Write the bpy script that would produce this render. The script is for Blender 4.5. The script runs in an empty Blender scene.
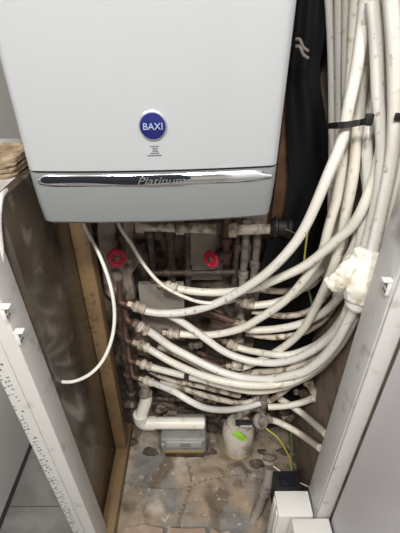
import bpy, bmesh, math, random
import numpy as np
from mathutils import Vector, Matrix, noise
random.seed(7)
S = bpy.context.scene
PITCH = math.radians(33.4); FOC = 385.0
# ---------------- camera ----------------
cd = bpy.data.cameras.new('camera'); cam = bpy.data.objects.new('camera', cd)
S.collection.objects.link(cam)
cd.sensor_fit = 'VERTICAL'; cd.sensor_height = 36.0; cd.lens = FOC/533*36
cam.location = (0, 0, 0); cam.rotation_euler = (math.pi/2-PITCH, 0, 0); cd.clip_start = .02
S.camera = cam
# ---------------- world, lights, exposure ----------------
w = bpy.data.worlds.new('world'); S.world = w; w.use_nodes = True
w.node_tree.nodes['Background'].inputs[0].default_value = (1.0, .98, .96, 1)
w.node_tree.nodes['Background'].inputs[1].default_value = .55
def area(name, loc, target, size, power, col):
    l = bpy.data.lights.new(name, 'AREA'); l.shape = 'DISK'; l.size = size; l.energy = power; l.color = col
    o = bpy.data.objects.new(name, l); S.collection.objects.link(o); o.location = loc
    o.rotation_euler = (Vector(target)-Vector(loc)).to_track_quat('-Z', 'Y').to_euler()
    return o
area('ceiling_lamp', (-.28, -.55, 1.02), (.05, .4, -.9), .22, 20, (1, .975, .94))
area('kitchen_downlight', (.27, -.60, 1.02), (-.2, .45, -1), .22, 18, (1, .975, .94))
area('left_fill_light', (-1.0, -.70, 1.02), (.3, .3, -.8), .22, 15, (1, .975, .94))  # unseen fill light, added to brighten the door face and right reveal
S.view_settings.view_transform = 'Standard'; S.view_settings.look = 'None'
S.view_settings.gamma = 1; S.view_settings.use_curve_mapping = False
S.view_settings.exposure = .33

# ---------------- helpers ----------------
COL = S.collection
cP, sP = math.cos(PITCH), math.sin(PITCH)
def ray(px, py):
    v = 266.5-py; y = FOC*cP+v*sP; z = -FOC*sP+v*cP
    return Vector(((px-200)/y, 1.0, z/y))
def at(px, py, Y): return ray(px, py)*Y

def cr(pts, n=12):
    P = [Vector(p) for p in pts]; out = []
    for i in range(len(P)-1):
        a = P[max(i-1, 0)]; b = P[i]; c = P[i+1]; d = P[min(i+2, len(P)-1)]
        for k in range(n):
            t = k/n
            out.append(.5*((2*b)+(c-a)*t+(2*a-5*b+4*c-d)*t*t+(3*b-a-3*c+d)*t**3))
    out.append(P[-1]); return out

class MB:
    def __init__(s): s.bm = bmesh.new()
    def box(s, a, b, bev=0.0, rot=None, seg=2):
        a = Vector(a); b = Vector(b); c = (a+b)/2; d = b-a
        t = bmesh.new(); bmesh.ops.create_cube(t, size=1)
        bmesh.ops.scale(t, vec=(abs(d.x), abs(d.y), abs(d.z)), verts=t.verts)
        if bev: bmesh.ops.bevel(t, geom=t.edges[:], offset=bev, segments=seg, profile=.5, affect='EDGES')
        if rot: bmesh.ops.transform(t, matrix=rot.to_4x4(), verts=t.verts)
        bmesh.ops.translate(t, vec=c, verts=t.verts); s.merge(t); return s
    def merge(s, t):
        m = {}
        for v in t.verts: m[v] = s.bm.verts.new(v.co)
        for f in t.faces:
            try: s.bm.faces.new([m[v] for v in f.verts])
            except ValueError: pass
        t.free()
    def tube(s, pts, r, n=12, caps=True):
        pts = [Vector(p) for p in pts]; rs = r if isinstance(r, (list, tuple)) else [r]*len(pts)
        rings = []; nrm = None
        for i, p in enumerate(pts):
            t = (pts[min(i+1, len(pts)-1)]-pts[max(i-1, 0)]).normalized()
            if nrm is None: nrm = t.orthogonal().normalized()
            else: nrm = (nrm-t*nrm.dot(t)).normalized()
            b = t.cross(nrm)
            rings.append([s.bm.verts.new(p+(nrm*math.cos(a)+b*math.sin(a))*rs[i]) for a in [2*math.pi*k/n for k in range(n)]])
        for q in range(len(rings)-1):
            for k in range(n): s.bm.faces.new((rings[q][k], rings[q][(k+1) % n], rings[q+1][(k+1) % n], rings[q+1][k]))
        if caps: s.bm.faces.new(rings[0][::-1]); s.bm.faces.new(rings[-1])
        return s
    def lathe(s, o, d, prof, n=18, lobes=0, amp=0):
        o = Vector(o); d = Vector(d).normalized(); u = d.orthogonal().normalized(); v = d.cross(u); rings = []
        for t, r in prof:
            rings.append([s.bm.verts.new(o+d*t+(u*math.cos(a)+v*math.sin(a))*(r*(1+(amp*math.cos(lobes*a) if lobes else 0)))) for a in [2*math.pi*k/n for k in range(n)]])
        for q in range(len(rings)-1):
            for k in range(n): s.bm.faces.new((rings[q][k], rings[q][(k+1) % n], rings[q+1][(k+1) % n], rings[q+1][k]))
        s.bm.faces.new(rings[0][::-1]); s.bm.faces.new(rings[-1]); return s
    def ring(s, o, d, R, r, n=30, m=8, lobes=0, amp=0):
        o = Vector(o); d = Vector(d).normalized(); u = d.orthogonal().normalized(); v = d.cross(u); g = []
        for k in range(n):
            a = 2*math.pi*k/n; e = u*math.cos(a)+v*math.sin(a); RR = R*(1+amp*math.cos(lobes*a))
            g.append([s.bm.verts.new(o+e*(RR+r*math.cos(b))+d*r*math.sin(b)) for b in [2*math.pi*q/m for q in range(m)]])
        for k in range(n):
            for q in range(m): s.bm.faces.new((g[k][q], g[(k+1) % n][q], g[(k+1) % n][(q+1) % m], g[k][(q+1) % m]))
        return s
    def prism(s, poly, h0, h1):     # poly of (x, y) extruded from z=h0 to h1
        a = [s.bm.verts.new((x, y, h0)) for x, y in poly]; b = [s.bm.verts.new((x, y, h1)) for x, y in poly]
        n = len(poly)
        for k in range(n): s.bm.faces.new((a[k], a[(k+1) % n], b[(k+1) % n], b[k]))
        s.bm.faces.new(a[::-1]); s.bm.faces.new(b); return s
    def build(s, name, mat, parent=None, smooth=True, loc=None):
        bmesh.ops.recalc_face_normals(s.bm, faces=s.bm.faces)
        if loc is not None: bmesh.ops.translate(s.bm, vec=-Vector(loc), verts=s.bm.verts)
        me = bpy.data.meshes.new(name); s.bm.to_mesh(me); s.bm.free()
        me.materials.append(mat)
        if smooth:
            me.polygons.foreach_set('use_smooth', [True]*len(me.polygons))
            try: me.set_sharp_from_angle(angle=math.radians(38))
            except Exception: pass
        o = bpy.data.objects.new(name, me); COL.objects.link(o)
        if loc is not None: o.location = loc
        if parent:
            o.parent = parent
            if loc is None:
                p = parent
                if p.type != 'EMPTY' or p.get('_world'): o.matrix_parent_inverse = wmat(p).inverted()
        return o
def wmat(o):
    m = Matrix.LocRotScale(o.location, o.rotation_euler, o.scale)
    return (wmat(o.parent) @ o.matrix_parent_inverse @ m) if o.parent else m
def thing(name, label, cat, loc=(0, 0, 0), rz=0, group=None, world=True):
    o = bpy.data.objects.new(name, None); COL.objects.link(o); o.location = loc; o.rotation_euler = (0, 0, rz)
    o.empty_display_size = .05
    tag(o, label, cat, group)
    if world: o['_world'] = 1
    return o
def tag(o, label, cat=None, group=None, kind=None):
    o['label'] = label
    if cat: o['category'] = cat
    if group: o['group'] = group
    if kind: o['kind'] = kind
    return o
def struct(o, label=None):
    o['kind'] = 'structure'
    if label: o['label'] = label
    return o

def mat(name, col, rough=.5, metal=0, spec=.5, n1=None, bump=0, bscale=60, coat=0, trans=0):
    """n1 = list of (scale, lo, hi, colour, detail): noise blotches mixed over the base"""
    m = bpy.data.materials.new(name); m.use_nodes = True; nt = m.node_tree; N = nt.nodes; L = nt.links
    b = N['Principled BSDF']; b.inputs['Roughness'].default_value = rough; b.inputs['Metallic'].default_value = metal
    b.inputs['Specular IOR Level'].default_value = spec; b.inputs['Coat Weight'].default_value = coat
    b.inputs['Transmission Weight'].default_value = trans
    b.inputs['Base Color'].default_value = (*col, 1)
    tc = N.new('ShaderNodeTexCoord'); prev = None
    for (sc, lo, hi, c2, det) in (n1 or []):
        nz = N.new('ShaderNodeTexNoise'); nz.inputs['Scale'].default_value = sc; nz.inputs['Detail'].default_value = det
        L.new(tc.outputs['Object'], nz.inputs['Vector'])
        mr = N.new('ShaderNodeMapRange'); mr.inputs[1].default_value = lo; mr.inputs[2].default_value = hi
        L.new(nz.outputs['Fac'], mr.inputs[0])
        mx = N.new('ShaderNodeMix'); mx.data_type = 'RGBA'
        L.new(mr.outputs[0], mx.inputs['Factor'])
        if prev is None: mx.inputs['A'].default_value = (*col, 1)
        else: L.new(prev, mx.inputs['A'])
        mx.inputs['B'].default_value = (*c2, 1); prev = mx.outputs['Result']
    if prev: L.new(prev, b.inputs['Base Color'])
    if bump:
        nz = N.new('ShaderNodeTexNoise'); nz.inputs['Scale'].default_value = bscale; nz.inputs['Detail'].default_value = 6
        L.new(tc.outputs['Object'], nz.inputs['Vector'])
        bp = N.new('ShaderNodeBump'); bp.inputs['Strength'].default_value = bump; bp.inputs['Distance'].default_value = .004
        L.new(nz.outputs['Fac'], bp.inputs['Height']); L.new(bp.outputs[0], b.inputs['Normal'])
    return m
M = {}
M['enamel'] = mat('enamel', (.405, .418, .43), .16, coat=.4)
M['fascia'] = mat('fascia', (.215, .23, .23), .34)
M['chrome'] = mat('chrome', (.82, .84, .86), .10, 1)
M['black_gloss'] = mat('black_gloss', (.012, .014, .02), .12)
M['black'] = mat('black', (.012, .012, .013), .55)
M['print'] = mat('print', (.06, .06, .07), .5)
M['blue'] = mat('blue', (.008, .013, .12), .2, coat=.5)
M['badge_text'] = mat('badge_text', (.35, .42, .6), .3)
M['badge_rim'] = mat('badge_rim', (.55, .57, .66), .25, .7)
M['pipe'] = mat('pipe', (.74, .71, .63), .32, n1=[(60, .60, .72, (.42, .34, .24), 5), (9, .52, .75, (.74, .68, .55), 3)])
M['pipe_clean'] = mat('pipe_clean', (.74, .725, .68), .28, n1=[(75, .62, .70, (.38, .33, .26), 5), (12, .5, .7, (.70, .66, .58), 3)])
M['pipe_dirty'] = mat('pipe_dirty', (.66, .60, .50), .45, n1=[(45, .44, .60, (.20, .15, .10), 6), (12, .5, .7, (.45, .38, .30), 3)], bump=.3)
M['waste'] = mat('waste', (.80, .77, .69), .35, n1=[(30, .58, .75, (.5, .43, .33), 4)])
M['copper'] = mat('copper', (.13, .065, .048), .5, .4, n1=[(70, .45, .62, (.10, .07, .05), 4)], bump=.3)
M['old_steel'] = mat('old_steel', (.075, .055, .045), .6, .3, n1=[(50, .5, .65, (.16, .12, .09), 5)], bump=.4)
M['grey_pipe'] = mat('grey_pipe', (.27, .235, .21), .55, n1=[(40, .5, .7, (.12, .09, .07), 5)], bump=.2)
M['brass'] = mat('brass', (.27, .22, .165), .45, .6, n1=[(60, .45, .60, (.13, .10, .07), 5)])
M['red'] = mat('red', (.50, .015, .05), .4)
M['paint'] = mat('paint', (.66, .65, .62), .5, n1=[(25, .60, .72, (.46, .44, .41), 5)], bump=.25, bscale=40)
M['paint_grey'] = mat('paint_grey', (.66, .65, .64), .5, n1=[(18, .55, .72, (.36, .34, .31), 5)], bump=.25, bscale=40)
M['door_paint'] = mat('door_paint', (.74, .72, .755), .38)
M['white_plastic'] = mat('white_plastic', (.72, .71, .68), .35)
M['slot'] = mat('slot', (.03, .03, .03), .7)
M['bead_hole'] = mat('bead_hole', (.20, .19, .18), .7)
M['board'] = mat('board', (.085, .066, .046), .22, coat=.25, n1=[(7, .42, .62, (.055, .043, .034), 5), (16, .60, .70, (.15, .125, .10), 5)])
M['board_r'] = mat('board_r', (.20, .15, .115), .6, n1=[(20, .5, .7, (.10, .075, .055), 5)])
M['timber'] = mat('timber', (.24, .155, .075), .55, n1=[(11, .45, .65, (.19, .12, .06), 6), (70, .58, .7, (.12, .08, .045), 4)], bump=.3)
M['timber_dark'] = mat('timber_dark', (.16, .085, .045), .6, n1=[(14, .45, .65, (.08, .04, .02), 5)])
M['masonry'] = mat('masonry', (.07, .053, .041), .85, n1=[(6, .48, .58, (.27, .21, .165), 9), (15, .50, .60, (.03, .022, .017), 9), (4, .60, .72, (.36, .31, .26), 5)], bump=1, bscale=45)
M['rubble'] = mat('rubble', (.34, .265, .19), .8, n1=[(5, .53, .62, (.235, .225, .205), 9), (11, .50, .60, (.17, .13, .095), 9), (8, .56, .66, (.46, .40, .33), 9), (60, .62, .72, (.52, .48, .42), 4)], bump=1.0, bscale=50)
M['debris'] = mat('debris', (.085, .065, .05), .85, n1=[(30, .5, .62, (.28, .22, .17), 5)], bump=.8)
M['plaster'] = mat('plaster', (.29, .26, .22), .8, n1=[(12, .5, .65, (.15, .12, .095), 6)], bump=.5)
M['old_plaster'] = mat('old_plaster', (.36, .29, .24), .85, n1=[(14, .48, .6, (.14, .11, .085), 6), (30, .55, .65, (.42, .38, .33), 4)], bump=.8)
M['terracotta'] = mat('terracotta', (.33, .235, .18), .7, n1=[(20, .5, .65, (.45, .36, .29), 6)], bump=.4)
M['laminate'] = mat('laminate', (.20, .19, .18), .45, n1=[(9, .45, .6, (.27, .26, .25), 6)])
M['kitchen_wall'] = mat('kitchen_wall', (.30, .29, .27), .7)
M['room_white'] = mat('room_white', (.62, .60, .57), .8)
M['cabinet'] = mat('cabinet', (.80, .81, .78), .3)
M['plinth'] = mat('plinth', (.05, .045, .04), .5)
M['wicker'] = mat('wicker', (.50, .38, .25), .7, n1=[(60, .45, .6, (.33, .23, .14), 3)], bump=.5)
M['tape'] = mat('tape', (.88, .86, .76), .55, n1=[(35, .55, .68, (.62, .54, .40), 5)], bump=.9, bscale=70)
M['meter_grey'] = mat('meter_grey', (.27, .27, .255), .45, n1=[(30, .55, .7, (.17, .16, .14), 5)])
M['meter_light'] = mat('meter_light', (.40, .40, .39), .4)
M['ochre'] = mat('ochre', (.30, .23, .08), .6)
M['bowl'] = mat('bowl', (.52, .47, .40), .3, n1=[(25, .5, .65, (.33, .28, .22), 5)], coat=.3)
M['bowl_base'] = mat('bowl_base', (.50, .38, .20), .4)
M['green'] = mat('green', (.30, .68, .05), .5)
M['wire_yellow'] = mat('wire_yellow', (.62, .55, .10), .4)
M['wire_green'] = mat('wire_green', (.14, .24, .07), .45)
M['sheet'] = mat('sheet', (.006, .006, .007), .6, spec=.2, bump=.3, bscale=25)

# ---------------- the setting ----------------
FZ = -1.35
struct(MB().box((-1.6, -1.8, FZ-.05), (1.3, .50, FZ), 0).build('floor', M['laminate'], smooth=False))
struct(MB().box((-1.6, .50, FZ-.05), (-.335, 1.6, FZ), 0).build('floor', M['laminate'], smooth=False))
# plank joints
mb = MB()
for k in range(9): mb.box((-1.6, -.9+k*.19-.001, FZ), (-.336 if -.9+k*.19 > .48 else 1.3, -.9+k*.19+.001, FZ+.0006))
struct(mb.build('trim_1', M['plinth'], smooth=False), 'thin dark joints between grey floor planks')
# rough floor inside the cupboard
def relief(name, m, x0, x1, y0, y1, nx, ny, f, orient='floor'):
    b = MB(); g = []
    for j in range(ny+1):
        row = []
        for i in range(nx+1):
            x = x0+(x1-x0)*i/nx; y = y0+(y1-y0)*j/ny
            row.append(b.bm.verts.new(f(x, y)))
        g.append(row)
    for j in range(ny):
        for i in range(nx): b.bm.faces.new((g[j][i], g[j][i+1], g[j+1][i+1], g[j+1][i]))
    return b.build(name, m)
def ffl(x, y):
    h = .012*noise.noise(Vector((x*9, y*9, 3)))+.006*noise.noise(Vector((x*30, y*30, 1)))
    if abs(y-.70-.02*math.sin(x*12)) < .004 or abs(x+.05-.02*math.sin(y*20)) < .0035: h -= .008
    return (x, y, FZ+.004+h)
struct(relief('floor', M['rubble'], -.335, .335, .50, .92, 130, 90, ffl))
struct(MB().box((-.335, .50, FZ-.05), (.40, 1.0, FZ-.012)).build('floor', M['rubble'], smooth=False))
def fwall(x, z):
    d = .014*noise.noise(Vector((x*8, 5, z*8)))+.008*noise.noise(Vector((x*26, 2, z*26)))
    return (x, .905+d, z)
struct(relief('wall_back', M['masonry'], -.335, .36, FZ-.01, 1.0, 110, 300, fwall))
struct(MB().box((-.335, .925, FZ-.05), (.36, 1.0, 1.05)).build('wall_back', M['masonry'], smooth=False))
struct(MB().box((-.320, .537, FZ+.02), (-.302, .900, -.238), .001).build('wall_left', M['board']))
struct(MB().box((.345, .45, FZ-.05), (.385, 1.0, 1.05)).build('wall_right', M['board_r'], smooth=False))
struct(MB().box((-1.6, 1.30, FZ), (-.335, 1.36, 1.05)).build('wall_far', M['kitchen_wall'], smooth=False))
struct(MB().box((-1.66, -1.8, FZ), (-1.6, 1.36, 1.05)).build('wall_kitchen', M['kitchen_wall'], smooth=False))
struct(MB().box((-1.6, -1.86, FZ), (1.3, -1.8, 1.05)).build('wall_front', M['room_white'], smooth=False))
struct(MB().box((-1.66, -1.86, 1.05), (1.3, 1.36, 1.10)).build('ceiling', M['room_white'], smooth=False))

# left post with corner bead
post = struct(MB().box((-.360, .476, FZ), (-.3015, .536, 1.0), .003).build('trim_2', M['paint']), 'white painted left door post with perforated corner bead')
mb = MB()
z = FZ+.01
while z < .3:
    for c in range(3):
        if random.random() < .62:
            x = -.3565+c*.0065+random.uniform(-.0015, .0015); h = random.uniform(.002, .0055); ww = random.uniform(.001, .0028)
            mb.box((x-ww, .4728, z+c*.003), (x+ww, .4745, z+c*.003+h), 0, Matrix.Rotation(random.uniform(-.5, .5), 3, 'Y'))
    z += .011
mb.build('bead_slots', M['bead_hole'], post, smooth=False)['label'] = 'rows of dark punched slots in the corner bead'
mb = MB(); mb.box((-.3605, .4735, FZ), (-.330, .476, .99), .0008)
mb.build('corner_bead', M['paint'], post)
LEAN = .037                       # the post is out of plumb
post.matrix_world = Matrix.Translation((0, 0, -.70)) @ Matrix.Rotation(-LEAN, 4, 'Y') @ Matrix.Translation((0, 0, .70))
post.location = post.matrix_world.translation; post.rotation_euler = (0, -LEAN, 0)
# right jamb
jr = struct(MB().box((.302, .484, FZ), (.345, .556, 1.0), .003).build('trim_3', M['paint_grey']), 'grey white painted right door jamb')
mb = MB(); mb.box((.304, .477, FZ), (.3385, .4838, 1.0), .003)
mb.build('stop_moulding', M['paint'], jr)
# open door at right
dr = struct(MB().box((.339, -.25, FZ+.01), (.376, .470, .70), .002).build('door_1', M['door_paint']), 'pale lilac grey door standing open at right')

# kitchen cabinet on the far left
cab = thing('kitchen_cabinet', 'pale kitchen cabinet with a shadow-dark plinth beyond the left door post', 'cabinet', (-.9, .6, FZ))
MB().box((-1.18, .05, FZ+.032), (-.640, 1.28, -.47), .003).build('body', M['cabinet'], cab)
MB().box((-.640, .06, FZ+.034), (-.622, .42, -.475), .003).build('cabinet_door', M['cabinet'], cab)
MB().box((-.640, .425, FZ+.034), (-.622, 1.27, -.475), .003).build('cabinet_door', M['cabinet'], cab)
MB().box((-1.15, .06, FZ+.001), (-.624, 1.27, FZ+.031), 0).build('plinth', M['plinth'], cab)  # plinth set almost flush; the kick shadow is put into its dark colour
MB().box((-1.19, .04, -.47), (-.60, 1.29, -.44), .004).build('worktop', M['plinth'], cab)
# shelf behind the board, basket on it
sh = MB().box((-.62, .545, -.262), (-.323, .90, -.241), .002).build('shelf', M['white_plastic'])
tag(sh, 'white shelf level with the top of the brown board, under the wicker basket', 'shelf')
bk = thing('wicker_basket', 'tan woven wicker basket on the white shelf left of the boiler', 'basket', (-.435, .735, -.24))
def rrect(cx, cy, hx, hy, r, n=6):
    pts = []
    for (sx, sy, a0) in ((1, 1, 0), (-1, 1, 90), (-1, -1, 180), (1, -1, 270)):
        for k in range(n+1):
            a = math.radians(a0+90*k/n); pts.append((cx+sx*(hx-r)+r*math.cos(a), cy+sy*(hy-r)+r*math.sin(a)))
    return pts
mb = MB()
for k in range(3):
    g = .004*(k/2)
    ring = rrect(-.430, .680, .105+g, .04+g, .02)
    pts = [Vector((x, y, -.235+k*.0095+.0015*math.sin(i*1.9+k*3.14))) for i, (x, y) in enumerate(ring)]
    mb.tube(pts+[pts[0]], .0056, 8)
mb.build('woven_side', M['wicker'], bk)
mb = MB(); ring = rrect(-.430, .680, .108, .043, .02); pts = [Vector((x, y, -.209)) for x, y in ring]; mb.tube(pts+[pts[0]], .0075, 8); mb.build('rim', M['wicker'], bk)
MB().prism(rrect(-.430, .680, .10, .036, .02), -.2405, -.234).build('base', M['wicker'], bk)
MB().prism(rrect(-.430, .680, .104, .039, .02), -.211, -.205).build('lid', M['wicker'], bk)

# clips on the posts
def clip(loc, label, sx):
    o = thing('shelf_clip', label, 'clip', loc, 0, world=False)
    MB().box((0, -.007, -.013), (sx*.007, .007, .013), .0015).build('body', M['white_plastic'], o)
    MB().box((0, -.008, .0131), (sx*.016, .005, .0165), .001).build('lug', M['white_plastic'], o)
    mb = MB()
    for a in (-.0032, .0032):
        for b in (-.006, .005): mb.box((sx*.0065, a-.0014, b-.0032), (sx*.0075, a+.0014, b+.0032))
    mb.build('slots', M['slot'], o)
    mb = MB()
    return o
# a point on the post's inner face seen at px, py
def on_x(px, py, x): r = ray(px, py); return r*(x/r.x)
p = on_x(3, 313, -.313); clip(p, 'upper of two white plastic clips on the left door post', 1)
p = on_x(17, 337, -.308); clip(p, 'lower of two white plastic clips on the left door post', 1)
p = on_x(393, 287, .3018); clip((.3018, .494, p.z*.494/p.y), 'white plastic clip on the right door jamb, beside the taped pipes', -1)

tg = MB().tube(cr([at(9, 190, .60), at(2, 195, .56), at(-1, 208, .535), at(-1, 230, .53), at(1, 248, .527), at(1, 262, .52)], 6), .0045, 10).build('white_cable', M['white_plastic'])
tag(tg, 'white cable bending over the top corner of the brown board at the left edge', 'cable')
# timbers in the cupboard
bt = MB().box((-.3015, .790, FZ+.05), (-.262, .832, -.24), .002).build('wood_batten', M['timber'])
tag(bt, 'upright bare timber batten between the glossy brown board and the red valve', 'batten')
sp = MB().box((-.3015, .50, FZ+.003), (-.258, .895, FZ+.048), .003).build('sole_plate', M['timber'])
tag(sp, 'timber sole plate lying on the floor along the brown board', 'batten')
b2 = MB().box((.176, .856, -.75), (.214, .893, .9), .002).build('wood_stud', M['timber_dark'])
tag(b2, 'dark brown upright timber stud between the boiler and the black sheeting', 'stud')

# ---------------- boiler ----------------
BX = -.0705; BY = .590
boil = thing('gas_boiler', 'white wall-hung gas boiler with a grey fascia and a blue oval badge', 'boiler', (BX, BY, -.29), math.radians(4.0), world=False)
boil.rotation_euler.x = math.radians(2.0)
Z0 = .29    # local z of the world's 0
def casing_poly(hw, depth, bow, inset=0, r=.016):
    pts = []
    n = 24
    for k in range(n+1):
        t = -1+2*k/n; x = t*(hw-r); pts.append((x, inset-bow*(1-t*t)))
    # right corner
    for k in range(1, 7): a = math.radians(-90+90*k/6); pts.append((hw-r+r*math.cos(a), inset+r+r*math.sin(a)))
    pts += [(hw, depth), (-hw, depth)]
    for k in range(0, 6): a = math.radians(180+90*k/6); pts.append((-hw+r+r*math.cos(a), inset+r+r*math.sin(a)))
    return pts
HW = .1965
MB().prism(casing_poly(HW, .285, .008), Z0-.203, Z0+.50).build('casing', M['enamel'], boil)
MB().prism(casing_poly(HW-.003, .28, .008, .004), Z0-.2075, Z0-.203).build('seam', M['black'], boil)
# fascia with a receding bottom
mb = MB(); secs = [(-.2075, 0, 0), (-.232, 0, .0), (-.266, .002, .001), (-.294, .006, .002), (-.301, .014, .006)]
rings = []
for z, ins, sh_ in secs:
    rings.append([mb.bm.verts.new((x, y, Z0+z)) for x, y in casing_poly(HW-sh_, .285, .009, ins)])
for q in range(len(rings)-1):
    n = len(rings[q])
    for k in range(n): mb.bm.faces.new((rings[q][k], rings[q][(k+1) % n], rings[q+1][(k+1) % n], rings[q+1][k]))
mb.bm.faces.new(rings[0]); mb.bm.faces.new(rings[-1][::-1])
mb.build('fascia', M['fascia'], boil)
# chrome blade
def yf(x): t = x/(HW-.016); return -.008*(1-t*t)
def blade(x0, x1, zt, zb, bulge, n=40, m=6, off=0):
    b = MB(); g = []
    for i in range(n+1):
        x = x0+(x1-x0)*i/n; e = min(1, (i/n)*14+.55, (1-i/n)*9+.35); row = []
        zc = (zt(x)+zb(x))/2; hh = (zt(x)-zb(x))/2*e
        for j in range(m+1):
            a = -1+2*j/m; row.append(b.bm.verts.new((x, yf(x)-off-bulge*(1-a*a)-.0006, Z0+zc+hh*a)))
        g.append(row)
    back = [[b.bm.verts.new((v.co.x, yf(v.co.x)+.004, v.co.z)) for v in (row[0], row[-1])] for row in g]
    for i in range(n):
        for j in range(m): b.bm.faces.new((g[i][j], g[i+1][j], g[i+1][j+1], g[i][j+1]))
        b.bm.faces.new((back[i][0], back[i+1][0], g[i+1][0], g[i][0])); b.bm.faces.new((g[i][-1], g[i+1][-1], back[i+1][1], back[i][1]))
        b.bm.faces.new((back[i][1], back[i+1][1], back[i+1][0], back[i][0]))
    for i in (0, n): b.bm.faces.new([*g[i], back[i][1], back[i][0]])
    return b
blade(-.182, .186, lambda x: -.2090, lambda x: -.2290, .0045).build('chrome_strip', M['chrome'], boil)
blade(-.176, .055, lambda x: -.2105, lambda x: -.2220+.0022*math.sin((x+.17)*34), .0008, off=.0048).build('dark_inlay', M['black_gloss'], boil)
def text_mesh(txt, size, extr, shear=0.0, xs=1.0):
    c = bpy.data.curves.new('t', 'FONT'); c.body = txt; c.size = size; c.extrude = extr; c.align_x = 'CENTER'; c.align_y = 'CENTER'; c.shear = shear
    o = bpy.data.objects.new('t', c); COL.objects.link(o)
    bpy.context.view_layer.update()
    me = bpy.data.meshes.new_from_object(o.evaluated_get(bpy.context.evaluated_depsgraph_get()))
    bpy.data.objects.remove(o); bpy.data.curves.remove(c)
    for v in me.vertices: v.co.x *= xs
    return me
def put_text(name, txt, size, loc, m, parent, shear=0, xs=1, extr=.0005):
    me = text_mesh(txt, size, extr, shear, xs); me.materials.clear(); me.materials.append(m)
    o = bpy.data.objects.new(name, me); COL.objects.link(o); o.parent = parent; o.location = loc; o.rotation_euler = (math.pi/2, 0, 0)
    return o
# script lettering on the blade
put_text('script_lettering', 'Platinum', .0165, (.008, yf(.02)-.0078, Z0-.2175), M['chrome'], boil, .35, 1.3, .001)['label'] = 'slanted silver lettering on the chrome strip'
# badge at px 153,125
bxl = .0015; bz = Z0-.136
mb = MB(); mb.lathe((bxl, yf(0)+.002, bz), (0, -1, 0), [(0, .0205), (.0035, .0205), (.0048, .0185)], 36)
for v in mb.bm.verts: v.co.z = bz+(v.co.z-bz)*1.06
bd = mb.build('badge', M['badge_rim'], boil)
MB().lathe((bxl, yf(0)-.0008, bz), (0, -1, 0), [(0, .019), (.0028, .0185), (.0045, .013), (.0049, .004)], 36).build('badge_face', M['blue'], bd).matrix_parent_inverse = Matrix()
t = put_text('badge_lettering', 'BAXI', .0135, (bxl, yf(0)-.0062, bz), M['badge_text'], boil, 0, 1.0); t.parent = bd; t.scale = (1, 1, 1)
# tiny print under the badge: too small to read in the photo
mb = MB()
for i, wd in enumerate((.012, .006, .006, .013, .022)):
    x = -wd/2
    while x < wd/2:
        l = random.uniform(.0012, .0028); mb.box((bxl+x, yf(0)-.0006, bz-.031-i*.0034), (bxl+x+l, yf(0)+.002, bz-.0296-i*.0034)); x += l+.0007
mb.build('small_print', M['print'], boil)
# underside connections
for x in (-.15, -.08, .0, .08, .15):
    MB().lathe((x, .17, -.0), (0, 0, -1), [(0, .013), (.02, .013), (.021, .010), (.035, .010)], 12).build('connection', M['brass'], boil)

# ---------------- pipes ----------------
def resample(pts, n):
    L = [0]
    for i in range(1, len(pts)): L.append(L[-1]+(pts[i]-pts[i-1]).length)
    out = []; j = 0
    for k in range(n):
        t = L[-1]*k/(n-1)
        while j < len(L)-2 and L[j+1] < t: j += 1
        f = (t-L[j])/max(1e-9, L[j+1]-L[j]); out.append(pts[j].lerp(pts[j+1], min(1, f)))
    return out
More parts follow.
